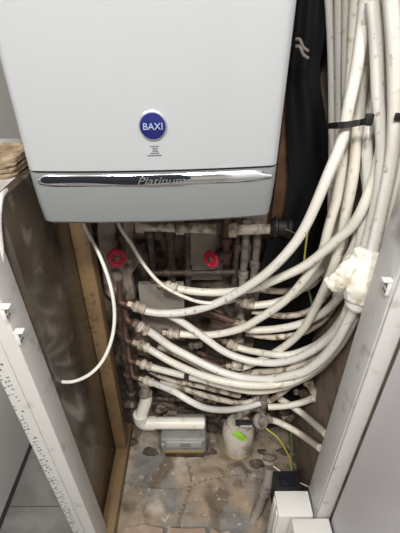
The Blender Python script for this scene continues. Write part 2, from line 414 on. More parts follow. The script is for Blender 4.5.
# (label, radius, material, (Y start, Y middle, Y end), fitting at start, path seen from the doorway)
R = .0102
UP = 'up'
PIPES = [
 ('white pipe running from the topmost left fitting in the highest broad curve into the bundle', R, 'pipe_clean', (.83, .66, .70), 1,
  [(129,304),(140,309),(155,313),(185,312),(215,304),(245,288),(270,270),(295,243),(311,215),(327,177),(342,140),(349,105),(357,66),(366,0),(368,-30)], UP),
 ('white pipe dipping below the highest one, crossing it by the black sheeting', R, 'pipe', (.83, .70, .74), 1,
  [(164,333),(180,334),(209,335),(236,330),(255,321),(290,296),(320,256),(329,226),(338,195),(347,137),(352,90),(356,0),(357,-30)], UP),
 ('white pipe crossing in front of the bundle from upper right down to the left', R, 'pipe', (.83, .68, .68), 1,
  [(160,285),(174,288),(200,292),(228,292),(254,288),(277,279),(306,265),(332,244),(355,222),(371,188),(381,150),(386,110),(387,60),(382,0),(381,-30)], UP),
 ('white pipe from the grey riser fitting curving up behind the black cable tie', R, 'pipe', (.82, .74, .79), 1,
  [(237,301),(247,305),(268,304),(286,299),(303,287),(322,268),(338,242),(346,200),(348,150),(347,70),(348,0),(348,-30)], UP),
 ('white pipe from the riser middle fitting curving up under the taped wrap', R, 'pipe_clean', (.82, .70, .76), 1,
  [(235,322),(246,329),(268,330),(295,326),(317,317),(338,299),(350,275),(362,235),(368,190),(366,146),(372,90),(374,0),(375,-30)], UP),
 ('white pipe slanting straight down across the lower loops to the dirty brass fitting', R, 'pipe', (.82, .68, .77), 1,
  [(228,366),(240,368),(264,358),(286,345),(303,329),(315,308),(329,278),(339,248),(346,215),(354,170),(357,120),(364,60),(363,0),(363,-30)], UP),
 ('clean white pipe making the long front loop from second left fitting to taped bundle', R*1.08, 'pipe_clean', (.82, .64, .64), 1,
  [(134,323),(146,329),(168,345),(190,357),(214,369),(238,377),(262,380),(285,377),(308,370),(329,352),(343,332),(356,306),(365,275),(374,245),(385,195),(393,150),(395,110),(395,60),(391,0),(390,-30)], UP),
 ('white pipe looping just above the long front loop, starting behind the highest pipe', R, 'pipe_clean', (.83, .67, .67), 0,
  [(163,312),(172,317),(184,323),(202,336),(225,352),(247,360),(272,363),(295,359),(320,346),(338,330),(350,308),(357,285),(366,245),(377,200),(382,150),(378,100),(376,36),(372,0)], None),
 ('white pipe from the third left fitting running tight under the long front loop', R, 'pipe', (.82, .66, .67), 1,
  [(134,342),(144,346),(166,359),(184,368),(204,376),(228,382),(252,385),(277,384),(297,379),(320,364),(338,346),(350,325),(358,308)], None),
 ('discoloured white pipe from the fourth left fitting with a dark band around it', R, 'pipe', (.82, .72, .74), 1,
  [(137,362),(148,366),(170,372),(200,379),(225,386),(252,391),(275,389),(300,380),(322,366),(340,345)], None),
 ('white pipe from the lowest left fitting sagging over the waste pipe', R*.95, 'pipe_clean', (.83, .70, .80), 1,
  [(140,378),(148,381),(173,391),(190,401),(206,408),(226,410),(247,407),(264,402)], None),
 ('dirty white pipe lying just behind the lowest loop', R*.85, 'pipe_dirty', (.84, .78, .82), 0,
  [(160,383),(175,386),(200,394),(222,400),(244,403),(262,396)], None),
 ('yellowed pipe in the middle of the tangle from riser to jamb', R*.95, 'pipe', (.83, .75, .77), 1,
  [(224,341),(234,346),(252,351),(284,355),(305,350),(322,341),(338,325),(352,303),(356,285)], None),
 ('dusty pipe between the two clean lower loops', R*.95, 'pipe_dirty', (.82, .72, .74), 0,
  [(236,378),(250,373),(280,370),(306,362),(328,347),(344,325),(352,305)], None),
 ('dirty speckled pipe behind the crossing at the middle right', R*.85, 'pipe_dirty', (.84, .80, .80), 0,
  [(250,286),(264,290),(288,291),(308,287),(324,272),(333,255)], None),
 ('mud streaked pipe passing right behind the second crossing', R*.85, 'pipe_dirty', (.84, .80, .81), 0,
  [(252,311),(268,314),(284,316),(304,313),(318,305),(330,290)], None),
 ('speckled grimy pipe under the riser middle loop', R*.85, 'pipe_dirty', (.84, .78, .79), 0,
  [(246,333),(262,336),(280,337),(302,333),(322,321),(334,306)], None),
 ('dirty pipe from left under the second loop, partly hidden', R*.85, 'pipe_dirty', (.85, .80, .80), 0,
  [(158,346),(172,352),(190,361),(206,370),(222,378),(238,386)], None),
 ('grubby pipe low between third and fourth left fittings', R*.8, 'pipe_dirty', (.86, .82, .80), 0,
  [(150,371),(170,380),(195,385),(220,391),(240,396)], None),
 ('short dirty pipe rising right from the riser foot', R*.9, 'pipe_dirty', (.80, .78, .78), 0,
  [(268,402),(280,394),(290,386),(299,378)], None),
 ('cream pipe stub running level into the white elbow at the right', R*.95, 'pipe', (.76, .75, .75), 0,
  [(268,407),(285,406),(300,403),(311,399)], None),
 ('stained pipe slanting down right behind the jamb foot', R*1.0, 'pipe', (.80, .76, .72), 0,
  [(280,399),(290,405),(303,414),(315,424),(326,434)], None),
 ('lowest cream pipe slanting down right above the black box', R*1.0, 'pipe', (.78, .74, .70), 0,
  [(268,419),(278,422),(292,429),(306,438),(320,448)], None),
 ('leftmost vertical pipe of the bundle beside the black sheeting', R*.75, 'pipe_clean', (.80, .81, .82), 0,
  [(330,275),(330,240),(331,200),(332,150),(332,90),(331,40),(329,0),(328,-30)], UP),
 ('second vertical pipe from the left in the bundle', R, 'pipe_clean', (.81, .80, .79), 0,
  [(337,300),(334,250),(335,200),(339,150),(340,90),(340,0),(340,-30)], UP),
 ('third upright pipe from the left in the bundle, mostly hidden', R, 'pipe', (.84, .83, .80), 0,
  [(344,290),(344,250),(345,200),(346,140),(345,70),(345,0),(345,-30)], UP),
 ('hidden upright pipe in the right middle of the bundle', R, 'pipe', (.80, .80, .80), 0,
  [(357,262),(364,230),(372,190),(377,140),(380,80),(388,0),(388,-30)], UP),
 ('back pipe of the bundle running down toward the taped wrap', R, 'pipe', (.80, .76, .80), 0,
  [(340,275),(347,262),(357,240),(363,215),(368,190),(362,150),(358,110),(352,60),(350,0)], None),
 ('outer right pipe of the bundle at the picture edge', R, 'pipe', (.67, .72, .76), 0,
  [(383,256),(390,225),(397,190),(403,150),(406,110),(405,60),(402,0),(400,-25)], UP),
]
# centre lines of the pipes, in tenths of a millimetre
PATHS = [
 [-1879,7959,-6436,-1500,7931,-6634,-1075,7866,-6675,-639,7789,-6601,-214,7685,-6441,185,7560,-6203,547,7422,-5900,867,7282,-5558,1154,7146,-5212,1410,7023,-4868,1622,6917,-4516,1803,6832,-4170,1952,6769,-3834,2061,6727,-3500,2143,6703,-3178,2211,6695,-2872,2274,6699,-2582,2340,6712,-2308,2409,6732,-2049,2457,6756,-1793,2470,6783,-1538,2473,6810,-1291,2488,6838,-1054,2500,6865,-825,2500,6890,-601,2494,6912,-384,2486,6932,-173,2475,6948,30,2460,6961,228,2434,6970,419,2417,6973,512],
 [-1026,8116,-7622,-566,8099,-7644,-106,8055,-7641,349,7985,-7563,783,7882,-7365,1181,7769,-7088,1513,7656,-6704,1814,7541,-6315,2075,7431,-5917,2278,7334,-5495,2437,7253,-5074,2566,7189,-4669,2656,7144,-4275,2664,7117,-3878,2680,7108,-3511,2710,7114,-3172,2712,7135,-2847,2705,7170,-2538,2697,7221,-2244,2684,7266,-1958,2647,7250,-1667,2619,7220,-1390,2603,7242,-1133,2581,7266,-884,2557,7291,-644,2530,7314,-412,2500,7333,-187,2469,7347,30,2438,7358,240,2404,7363,442,2386,7364,541],
 [-1033,8034,-5870,-628,8013,-5960,-217,7960,-6009,196,7879,-5991,601,7774,-5907,988,7653,-5768,1348,7520,-5571,1664,7381,-5301,1952,7242,-5019,2216,7105,-4739,2432,6973,-4426,2602,6845,-4093,2754,6722,-3775,2888,6600,-3469,2957,6497,-3142,3011,6486,-2847,3075,6552,-2586,3122,6627,-2328,3143,6686,-2067,3143,6732,-1807,3123,6765,-1551,3086,6786,-1300,3039,6799,-1057,2983,6805,-822,2919,6808,-595,2845,6809,-378,2767,6809,-170,2691,6807,30,2623,6805,223,2565,6801,409,2539,6799,499],
 [984,8043,-6402,1331,8031,-6534,1687,8001,-6490,2025,7956,-6377,2318,7899,-6162,2545,7831,-5853,2733,7754,-5518,2883,7667,-5168,2998,7591,-4814,3091,7564,-4482,3117,7536,-4134,3104,7510,-3792,3074,7492,-3464,3038,7482,-3154,2994,7482,-2859,2946,7491,-2579,2897,7507,-2311,2851,7528,-2054,2803,7553,-1806,2757,7580,-1566,2711,7606,-1334,2667,7631,-1108,2626,7651,-888,2587,7668,-675,2550,7681,-467,2515,7690,-266,2480,7695,-71,2445,7699,118,2409,7703,302,2372,7706,479,2354,7707,566],
 [960,7980,-7086,1335,7962,-7336,1750,7912,-7313,2145,7836,-7194,2504,7717,-6983,2826,7608,-6716,3042,7405,-6296,3179,7182,-5814,3226,6956,-5292,3204,6781,-4789,3163,6628,-4325,3146,6563,-3938,3144,6566,-3606,3139,6598,-3299,3126,6640,-3006,3113,6711,-2733,3087,6814,-2479,3047,6917,-2229,3030,7023,-1983,3039,7142,-1748,3049,7233,-1511,3046,7309,-1274,3031,7379,-1040,3007,7441,-809,2979,7492,-583,2944,7523,-360,2895,7513,-143,2824,7468,65,2772,7473,264,2727,7487,456,2705,7491,550],
 [835,7950,-8795,1280,7929,-8826,1674,7882,-8527,2030,7812,-8170,2333,7698,-7742,2568,7570,-7258,2717,7432,-6718,2786,7305,-6151,2846,7208,-5639,2889,7117,-5157,2909,7033,-4702,2924,6995,-4297,2924,6970,-3917,2910,6956,-3559,2898,6955,-3225,2894,6965,-2912,2889,6989,-2618,2876,7033,-2340,2846,7070,-2068,2827,7111,-1803,2837,7223,-1561,2834,7299,-1315,2816,7327,-1069,2795,7359,-831,2764,7398,-601,2724,7454,-379,2688,7538,-162,2663,7623,52,2631,7656,262,2596,7665,464,2578,7665,563],
 [-1790,7874,-7028,-1325,7846,-7376,-876,7776,-7770,-370,7668,-8049,147,7528,-8280,680,7361,-8419,1222,7178,-8420,1747,6986,-8257,2211,6768,-7886,2617,6576,-7467,2867,6386,-6839,2998,6198,-6158,3046,6048,-5506,3083,5967,-4934,3091,5956,-4427,3089,5943,-3953,3095,5937,-3518,3099,5974,-3129,3105,6028,-2768,3108,6085,-2425,3109,6144,-2098,3093,6200,-1781,3048,6250,-1473,2991,6293,-1177,2930,6328,-892,2860,6354,-618,2780,6372,-356,2694,6384,-107,2612,6391,132,2540,6394,360,2507,6395,470],
 [-1003,8036,-6777,-571,7994,-7036,-159,7918,-7335,248,7816,-7644,668,7702,-7928,1132,7567,-8062,1607,7415,-8048,2060,7248,-7895,2455,7068,-7566,2762,6878,-7093,2987,6681,-6559,3109,6480,-5967,3125,6317,-5366,3164,6313,-4903,3172,6331,-4468,3164,6342,-4052,3154,6346,-3656,3153,6342,-3281,3142,6331,-2922,3120,6346,-2589,3109,6418,-2289,3082,6491,-1998,3023,6552,-1713,2939,6600,-1436,2858,6634,-1166,2789,6657,-904,2724,6671,-652,2658,6679,-409,2585,6683,-177,2500,6685,44,2456,6685,151],
 [-1867,7917,-7779,-1632,7894,-7882,-1410,7838,-8003,-1186,7753,-8104,-958,7643,-8173,-725,7517,-8208,-490,7382,-8218,-256,7246,-8214,-23,7117,-8201,210,7002,-8180,442,6905,-8162,675,6832,-8154,909,6783,-8162,1146,6758,-8183,1387,6754,-8208,1631,6763,-8226,1882,6808,-8267,2129,6843,-8268,2344,6800,-8146,2534,6753,-7965,2697,6706,-7738,2839,6654,-7490,2962,6596,-7226,3063,6527,-6945,3142,6453,-6650,3195,6374,-6344,3213,6287,-6020,3215,6202,-5703,3221,6139,-5415,3230,6116,-5163,3238,6118,-5053],
 [-1880,8023,-8704,-1676,8009,-8804,-1461,7974,-8863,-1241,7920,-8892,-1018,7852,-8899,-795,7773,-8888,-574,7689,-8865,-355,7604,-8838,-141,7523,-8816,70,7449,-8808,278,7386,-8822,483,7336,-8853,691,7298,-8890,901,7272,-8932,1112,7257,-8982,1327,7250,-9030,1544,7250,-9060,1761,7254,-9063,1974,7260,-9034,2180,7266,-8975,2377,7267,-8888,2564,7262,-8774,2737,7246,-8631,2893,7216,-8456,3031,7168,-8250,3144,7101,-8007,3228,7014,-7727,3279,6911,-7412,3305,6793,-7081,3318,6668,-6748,3323,6603,-6586],
 [-1862,8070,-9466,-1733,8051,-9515,-1600,8006,-9535,-1463,7937,-9526,-1324,7848,-9492,-1185,7746,-9442,-1048,7637,-9383,-914,7528,-9326,-786,7424,-9280,-664,7333,-9258,-550,7258,-9265,-440,7202,-9301,-329,7166,-9358,-216,7151,-9433,-101,7156,-9532,18,7178,-9646,143,7215,-9763,274,7263,-9877,410,7321,-9990,550,7386,-10098,692,7455,-10202,837,7526,-10296,984,7596,-10376,1132,7665,-10442,1279,7730,-10493,1427,7790,-10532,1574,7844,-10557,1718,7892,-10562,1860,7932,-10549,1999,7965,-10523,2068,7977,-10505],
 [-1283,8250,-9915,-1169,8242,-9934,-1055,8222,-9939,-940,8192,-9937,-826,8154,-9931,-713,8111,-9926,-602,8066,-9922,-492,8021,-9920,-383,7979,-9922,-275,7941,-9929,-168,7910,-9944,-60,7886,-9966,48,7871,-9996,156,7864,-10037,265,7864,-10087,375,7872,-10146,486,7887,-10210,600,7906,-10277,715,7929,-10346,831,7954,-10416,949,7982,-10490,1068,8010,-10561,1189,8038,-10625,1311,8065,-10677,1433,8090,-10706,1551,8112,-10703,1664,8131,-10672,1771,8146,-10620,1873,8157,-10555,1973,8163,-10482,2024,8164,-10446],
 [698,8158,-7976,849,8147,-8078,1004,8119,-8143,1162,8076,-8176,1320,8020,-8184,1475,7954,-8167,1628,7881,-8134,1776,7799,-8089,1919,7706,-8030,2057,7610,-7961,2206,7562,-7930,2366,7559,-7925,2518,7546,-7886,2659,7528,-7811,2790,7504,-7714,2915,7475,-7605,3028,7437,-7478,3124,7387,-7324,3200,7324,-7141,3257,7247,-6934,3296,7158,-6709,3319,7060,-6473,3329,6957,-6230,3330,6855,-5989,3331,6767,-5763,3332,6696,-5551,3333,6642,-5355,3333,6610,-5184,3327,6602,-5035,3310,6593,-4886,3302,6587,-4813],
 [1112,8035,-9426,1246,8020,-9313,1378,7982,-9190,1512,7926,-9073,1645,7855,-8964,1774,7775,-8856,1900,7690,-8745,2021,7604,-8632,2140,7523,-8518,2255,7449,-8403,2368,7385,-8290,2480,7334,-8184,2591,7293,-8084,2701,7263,-7987,2807,7240,-7889,2908,7220,-7784,3002,7200,-7670,3088,7174,-7543,3162,7141,-7401,3223,7097,-7241,3269,7041,-7063,3298,6975,-6867,3314,6898,-6659,3318,6815,-6445,3314,6728,-6229,3306,6643,-6018,3291,6561,-5811,3287,6517,-5639,3272,6465,-5462,3268,6443,-5314,3261,6431,-5245],
 [1341,8330,-6119,1429,8324,-6152,1516,8311,-6179,1603,8291,-6195,1689,8266,-6199,1775,8238,-6193,1860,8210,-6183,1946,8183,-6171,2031,8160,-6160,2116,8141,-6148,2202,8124,-6137,2288,8110,-6122,2372,8096,-6105,2456,8082,-6086,2539,8068,-6063,2620,8053,-6034,2697,8039,-5995,2768,8026,-5945,2833,8014,-5884,2890,8001,-5811,2939,7987,-5731,2982,7968,-5643,3018,7942,-5548,3046,7907,-5445,3067,7861,-5333,3075,7802,-5210,3082,7755,-5093,3096,7740,-4996,3112,7735,-4905,3130,7735,-4818,3137,7732,-4773],
 [1459,8329,-6987,1542,8324,-7003,1623,8309,-7013,1703,8288,-7015,1781,8261,-7012,1858,8229,-7004,1934,8196,-6993,2009,8162,-6984,2084,8129,-6975,2160,8100,-6964,2236,8075,-6951,2312,8055,-6934,2389,8040,-6916,2466,8030,-6898,2544,8025,-6881,2622,8023,-6864,2699,8024,-6845,2776,8028,-6824,2850,8032,-6796,2922,8038,-6763,2990,8043,-6722,3053,8048,-6673,3110,8051,-6615,3161,8050,-6549,3204,8046,-6474,3239,8036,-6389,3268,8020,-6298,3292,7998,-6201,3312,7971,-6100,3330,7939,-5998,3339,7923,-5947],
 [1340,8294,-7789,1436,8285,-7808,1530,8265,-7815,1623,8233,-7811,1712,8193,-7796,1801,8147,-7770,1887,8099,-7740,1973,8052,-7709,2059,8009,-7676,2144,7971,-7644,2230,7941,-7610,2317,7917,-7577,2403,7898,-7547,2490,7884,-7517,2576,7872,-7486,2661,7863,-7450,2744,7855,-7410,2823,7849,-7363,2899,7844,-7309,2972,7840,-7250,3041,7834,-7184,3105,7826,-7112,3164,7812,-7032,3217,7791,-6942,3261,7762,-6840,3293,7724,-6724,3314,7677,-6595,3327,7623,-6458,3334,7563,-6316,3337,7499,-6173,3339,7467,-6103],
 [-1272,8412,-8431,-1189,8404,-8473,-1104,8387,-8504,-1019,8360,-8527,-933,8326,-8544,-847,8287,-8556,-763,8244,-8568,-679,8202,-8579,-596,8161,-8593,-513,8123,-8611,-432,8091,-8636,-351,8064,-8666,-271,8044,-8705,-192,8028,-8750,-113,8017,-8803,-35,8010,-8861,44,8006,-8922,124,8003,-8984,206,8001,-9045,288,8001,-9106,371,8000,-9166,455,8000,-9226,540,7999,-9286,625,7999,-9345,710,7997,-9405,796,7995,-9464,882,7992,-9523,968,7989,-9583,1055,7987,-9643,1143,7986,-9705,1187,7985,-9737],
 [-1618,8539,-9681,-1529,8535,-9742,-1440,8525,-9799,-1349,8510,-9849,-1256,8490,-9891,-1161,8466,-9925,-1064,8439,-9949,-965,8408,-9963,-864,8376,-9965,-761,8343,-9960,-659,8311,-9950,-556,8280,-9940,-454,8252,-9931,-353,8227,-9927,-253,8206,-9929,-153,8187,-9937,-54,8170,-9950,45,8154,-9965,144,8139,-9982,243,8125,-10000,341,8110,-10019,440,8095,-10037,538,8081,-10057,636,8068,-10077,735,8055,-10098,834,8044,-10121,933,8034,-10147,1032,8027,-10175,1132,8022,-10207,1232,8019,-10241,1282,8018,-10260],
 [2170,7876,-10372,2207,7894,-10359,2242,7905,-10338,2275,7909,-10308,2306,7907,-10269,2336,7900,-10224,2364,7889,-10174,2391,7876,-10121,2418,7862,-10067,2444,7848,-10013,2470,7836,-9961,2497,7825,-9911,2523,7817,-9863,2549,7811,-9817,2576,7807,-9773,2603,7804,-9731,2629,7802,-9689,2656,7801,-9649,2682,7801,-9608,2708,7800,-9568,2734,7800,-9529,2760,7800,-9489,2786,7800,-9449,2811,7800,-9409,2836,7800,-9369,2860,7800,-9329,2885,7800,-9289,2909,7800,-9249,2933,7800,-9209,2957,7800,-9169,2970,7800,-9149],
 [2112,7582,-10228,2158,7581,-10222,2203,7577,-10215,2248,7572,-10205,2291,7565,-10193,2335,7557,-10179,2378,7549,-10164,2421,7540,-10149,2464,7532,-10133,2507,7525,-10118,2549,7518,-10103,2592,7513,-10089,2635,7509,-10074,2678,7506,-10060,2721,7503,-10046,2764,7502,-10032,2807,7501,-10017,2850,7501,-10002,2892,7500,-9987,2934,7500,-9971,2976,7500,-9954,3018,7499,-9935,3059,7498,-9915,3098,7496,-9893,3137,7494,-9867,3174,7489,-9837,3210,7484,-9805,3245,7476,-9769,3279,7466,-9731,3312,7456,-9691,3328,7450,-9672],
 [2553,7929,-10293,2611,7923,-10335,2666,7909,-10365,2719,7888,-10387,2770,7861,-10401,2818,7829,-10410,2865,7794,-10417,2911,7759,-10423,2957,7723,-10429,3002,7688,-10437,3047,7654,-10445,3092,7619,-10454,3135,7581,-10459,3175,7539,-10457,3212,7489,-10446,3243,7429,-10423,3269,7359,-10386,3289,7279,-10334,3304,7189,-10268,3313,7092,-10191,3319,6989,-10104,3322,6883,-10012,3323,6775,-9917,3323,6669,-9822,3323,6566,-9731,3323,6466,-9644,3323,6368,-9558,3323,6273,-9475,3323,6180,-9395,3323,6089,-9316,3323,6045,-9277],
 [2213,7729,-11042,2278,7723,-11061,2341,7709,-11067,2401,7688,-11066,2459,7661,-11059,2514,7629,-11051,2568,7595,-11043,2621,7560,-11036,2673,7526,-11032,2726,7494,-11033,2779,7464,-11038,2832,7437,-11048,2886,7412,-11063,2940,7388,-11080,2993,7364,-11097,3045,7337,-11113,3094,7305,-11122,3140,7266,-11122,3182,7220,-11109,3218,7163,-11082,3249,7095,-11037,3274,7017,-10974,3293,6928,-10896,3307,6831,-10803,3316,6728,-10699,3321,6620,-10587,3323,6509,-10470,3323,6399,-10351,3323,6290,-10234,3323,6185,-10120,3323,6134,-10065],
 [3338,8133,-5624,3278,8134,-5308,3221,8136,-5003,3168,8137,-4708,3119,8139,-4423,3074,8140,-4147,3031,8140,-3879,2989,8139,-3620,2947,8137,-3369,2906,8135,-3125,2866,8133,-2888,2826,8131,-2659,2787,8130,-2437,2748,8129,-2222,2709,8129,-2013,2671,8130,-1810,2634,8132,-1613,2598,8135,-1422,2562,8138,-1235,2527,8143,-1054,2492,8148,-877,2458,8154,-705,2423,8161,-537,2388,8167,-373,2351,8173,-214,2314,8178,-57,2277,8183,95,2242,8187,244,2210,8189,390,2179,8191,532,2163,8191,602],
 [3323,7349,-5819,3307,7505,-5598,3289,7657,-5373,3269,7799,-5142,3233,7892,-4880,3181,7925,-4588,3129,7940,-4295,3081,7948,-4009,3038,7953,-3730,2998,7956,-3460,2965,7958,-3199,2939,7960,-2947,2914,7961,-2703,2885,7963,-2466,2850,7963,-2236,2812,7962,-2013,2771,7959,-1796,2730,7954,-1585,2688,7947,-1381,2646,7937,-1182,2605,7925,-989,2563,7910,-803,2525,7902,-622,2489,7901,-447,2454,7899,-277,2421,7900,-112,2388,7899,49,2358,7903,206,2329,7909,359,2301,7913,508,2286,7914,581],
 [3328,7131,-5347,3324,7262,-5135,3319,7389,-4920,3315,7515,-4705,3310,7638,-4488,3306,7754,-4269,3299,7862,-4047,3288,7960,-3821,3273,8044,-3592,3251,8113,-3361,3225,8168,-3128,3195,8207,-2894,3158,8233,-2662,3118,8247,-2431,3072,8251,-2205,3024,8248,-1983,2973,8240,-1767,2922,8229,-1558,2871,8217,-1354,2823,8206,-1157,2778,8197,-966,2736,8190,-781,2698,8187,-602,2661,8186,-427,2627,8187,-258,2594,8190,-92,2562,8194,69,2529,8192,226,2495,8186,379,2463,8181,528,2448,8180,601],
 [3323,6855,-4406,3324,6875,-4177,3325,6894,-3954,3325,6916,-3737,3326,6937,-3527,3326,6957,-3321,3327,6981,-3122,3328,7017,-2932,3328,7064,-2750,3327,7118,-2573,3326,7178,-2400,3325,7244,-2231,3324,7314,-2064,3324,7387,-1900,3321,7465,-1739,3317,7542,-1578,3312,7615,-1418,3306,7685,-1258,3302,7749,-1099,3298,7806,-941,3294,7855,-785,3288,7896,-630,3280,7928,-476,3269,7953,-325,3255,7970,-177,3239,7982,-31,3220,7990,111,3197,7995,251,3166,7997,388,3124,7998,522,3103,7998,588],
 [3070,6943,-4802,3104,6898,-4553,3118,6830,-4293,3139,6785,-4057,3159,6768,-3840,3170,6778,-3637,3171,6795,-3439,3173,6814,-3247,3187,6833,-3063,3189,6867,-2886,3168,6928,-2720,3137,7011,-2565,3115,7130,-2425,3099,7263,-2288,3085,7386,-2145,3068,7492,-1995,3046,7579,-1841,3017,7647,-1683,2981,7702,-1523,2939,7748,-1365,2894,7789,-1208,2849,7828,-1053,2807,7865,-901,2770,7901,-749,2735,7928,-600,2701,7945,-452,2669,7960,-306,2637,7970,-164,2606,7977,-24,2575,7983,113,2559,7985,180],
 [3323,5941,-3689,3323,5965,-3506,3323,5988,-3327,3323,6013,-3153,3323,6039,-2984,3323,6067,-2819,3323,6097,-2658,3323,6131,-2502,3323,6168,-2349,3323,6208,-2200,3323,6251,-2054,3323,6299,-1911,3323,6351,-1771,3323,6408,-1634,3323,6471,-1499,3323,6542,-1366,3323,6621,-1236,3323,6708,-1107,3323,6799,-978,3323,6893,-850,3321,6987,-722,3318,7079,-592,3313,7167,-463,3304,7249,-333,3291,7324,-203,3274,7389,-73,3252,7443,55,3224,7484,183,3190,7513,308,3149,7528,431,3126,7531,491],
]
pipe_pts = []
def fitting(origin, d, parent, r):
    o = Vector(origin); d = Vector(d).normalized()
    MB().lathe(o-d*.006, d, [(0, r*1.0), (.002, r*1.25), (.015, r*1.25), (.017, r*1.05)], 6).build('fitting_nut', M['brass'], parent, smooth=False)
    MB().lathe(o+d*.013, d, [(0, r*1.12), (.003, r*1.5), (.012, r*1.5), (.014, r*1.2), (.020, r*1.2), (.023, r*1.42), (.030, r*1.38), (.033, r*1.02)], 18).build('collar', M['pipe_dirty'], parent)
for i, (lab, r, m, ys, fit, pts, ext) in enumerate(PIPES):
    q = PATHS[i]; P = cr([Vector(q[k:k+3])*1e-4 for k in range(0, len(q), 3)], 3)
    if ext == UP:
        e = P[-1]; d = (P[-1]-P[-6]).normalized()
        P += cr([e, e+d*.05+Vector((0, 0, .02)), Vector((e.x+d.x*.08, min(e.y+.01, .85), .35)), Vector((e.x+d.x*.08, min(e.y+.01, .85), .95))], 8)[1:]
    pipe_pts.append(P)
    o = MB().tube(P, r, 14).build('plastic_pipe', M[m]); tag(o, lab, 'pipe')
    if fit:
        d = P[5]-P[0]; fitting(P[0], d, o, r)
        dn = d.normalized()
        if P[0].x < -.1 and i not in (1, 2):   # copper tail back to the left riser
            e = P[0]-dn*.004
            tail = cr([e, e-dn*.02, Vector((-.222, .868, e.z+.035)), Vector((-.236, .874, e.z+.04))], 6)
            MB().tube(tail, .0085, 10).build('copper_tail', M['copper'], o)
        elif i not in (1, 2):
            e = P[0]-dn*.004
            MB().tube([e, e-dn*.02, e-dn*.02+Vector((-.055, .012, .022))], .008, 10).build('copper_tail', M['copper'], o)
# dark band on the fourth left pipe
q = pipe_pts[9]; k = 20
bnd = MB().tube([q[k], q[k+1], q[k+2]], R*1.12, 14); bnd.build('dark_band', M['black'], bpy.data.objects['plastic_pipe.009'])

# thin lines from the boiler
def wire(name, label, cat, pts, r, m, n=10, **k):
    P = cr([at(*p) if len(p) == 3 and not isinstance(p, Vector) else p for p in pts], n)
    return tag(MB().tube(P, r, 10).build(name, M[m]), label, cat, **k)
wire('condensate_tube', 'white tube looping from under the boiler to the left door post', 'tube',
     [(80,214,.74),(86,230,.72),(99,254,.69),(110,284,.66),(114.5,312,.64),(112,338,.62),(103,360,.60),(90,374,.585),(73,381.5,.572),(56,381,.562),(47,378,.56)], .0040, 'pipe_clean')
wire('thin_hose', 'thin white hose dropping from the boiler right of the left red valve', 'hose',
     [(117,220,.80),(121,229,.79),(131,244,.78),(145,266,.77),(160,283,.76),(178,294,.755),(200,302,.75),(222,303,.755),(235,300,.79)], .0046, 'pipe')

# ---------------- rear pipework ----------------
def vpipe(name, label, px, y0, y1, Y, r, m, cat='pipe', px2=None, group=None, joints=()):
    px2 = px if px2 is None else px2
    a = at(px, y0, Y); b = at(px2, y1, Y); b.x = a.x if px2 == px else b.x
    o = tag(MB().tube([a, (a+b)/2, b], r, 12).build(name, M[m]), label, cat, group)
    for t in joints:
        c = a.lerp(b, t); dd = (b-a).normalized()
        MB().lathe(c-dd*.012, dd, [(0, r*1.1), (.003, r*1.45), (.021, r*1.45), (.024, r*1.1)], 10).build('joint', M[m], o)
    return o
vpipe('wall_pipe', 'white horizontal pipe under the left half of the boiler', 136, 226, 229, .84, .0125, 'pipe_dirty', px2=216, joints=(.05, .55))
vpipe('wall_pipe', 'white horizontal pipe under the boiler, ending in the black boot', 231, 230, 229, .845, .0135, 'pipe_dirty', px2=276, joints=(.03,))
vpipe('steel_pipe', 'dark vertical pipe just right of the thin hose', 149, 225, 284, .875, .010, 'old_steel', joints=(.1, .8))
vpipe('steel_pipe', 'thick dark vertical pipe in the middle under the boiler', 169, 222, 300, .875, .012, 'old_steel', joints=(.12, .6))
vpipe('steel_pipe', 'dark vertical pipe left of the pale plaster patch', 187, 222, 296, .873, .0085, 'old_steel', joints=(.6,))
vpipe('copper_pipe', 'brown copper pipe right of the right red valve', 227, 216, 262, .85, .012, 'copper', joints=(.5, .8))
vpipe('steel_pipe', 'dark vertical pipe right of the copper pipe', 238, 222, 300, .878, .009, 'old_steel', joints=(.3,))
vpipe('grey_riser', 'left of two pale grey risers below the black boot', 247, 222, 292, .875, .0105, 'grey_pipe', joints=(.72,))
vpipe('grey_riser', 'right of two pale grey risers below the black boot', 259, 222, 282, .877, .0105, 'grey_pipe', joints=(.68,))
vpipe('steel_pipe', 'dark horizontal pipe crossing the wall behind the loops', 150, 273, 272, .84, .007, 'old_steel', px2=235, joints=(.2, .45, .8))
vpipe('copper_pipe', 'reddish copper pipe slanting to the riser middle fitting', 199, 312, 321, .84, .008, 'copper', px2=226)
vpipe('manifold_riser', 'dark upright manifold pipe behind the left row of fittings', 117, 296, 402, .872, .0125, 'old_steel', joints=(.1, .3, .5, .7, .9))
vpipe('manifold_riser', 'grey upright pipe behind the middle row of fittings', 242, 296, 348, .865, .012, 'grey_pipe', joints=(.15, .5, .85))
vpipe('manifold_riser', 'dirty upright pipe at the right end of the lowest loops', 266, 388, 428, .80, .012, 'grey_pipe', joints=(.3, .7))
vpipe('steel_pipe', 'dark low horizontal pipe above the white waste pipe', 150, 398, 404, .87, .009, 'old_steel', px2=258, joints=(.2, .6))
vpipe('copper_pipe', 'brown copper pipe behind the fourth left pipe', 150, 354, 372, .875, .008, 'copper', px2=224, joints=(.3,))
vpipe('steel_pipe', 'dark slanting pipe behind the middle of the loops', 196, 352, 376, .873, .009, 'old_steel', px2=262, joints=(.4,))
vpipe('steel_pipe', 'lower dark pipe left of the green tagged filter', 206, 425, 432, .84, .012, 'old_steel', px2=226, joints=(.3,))
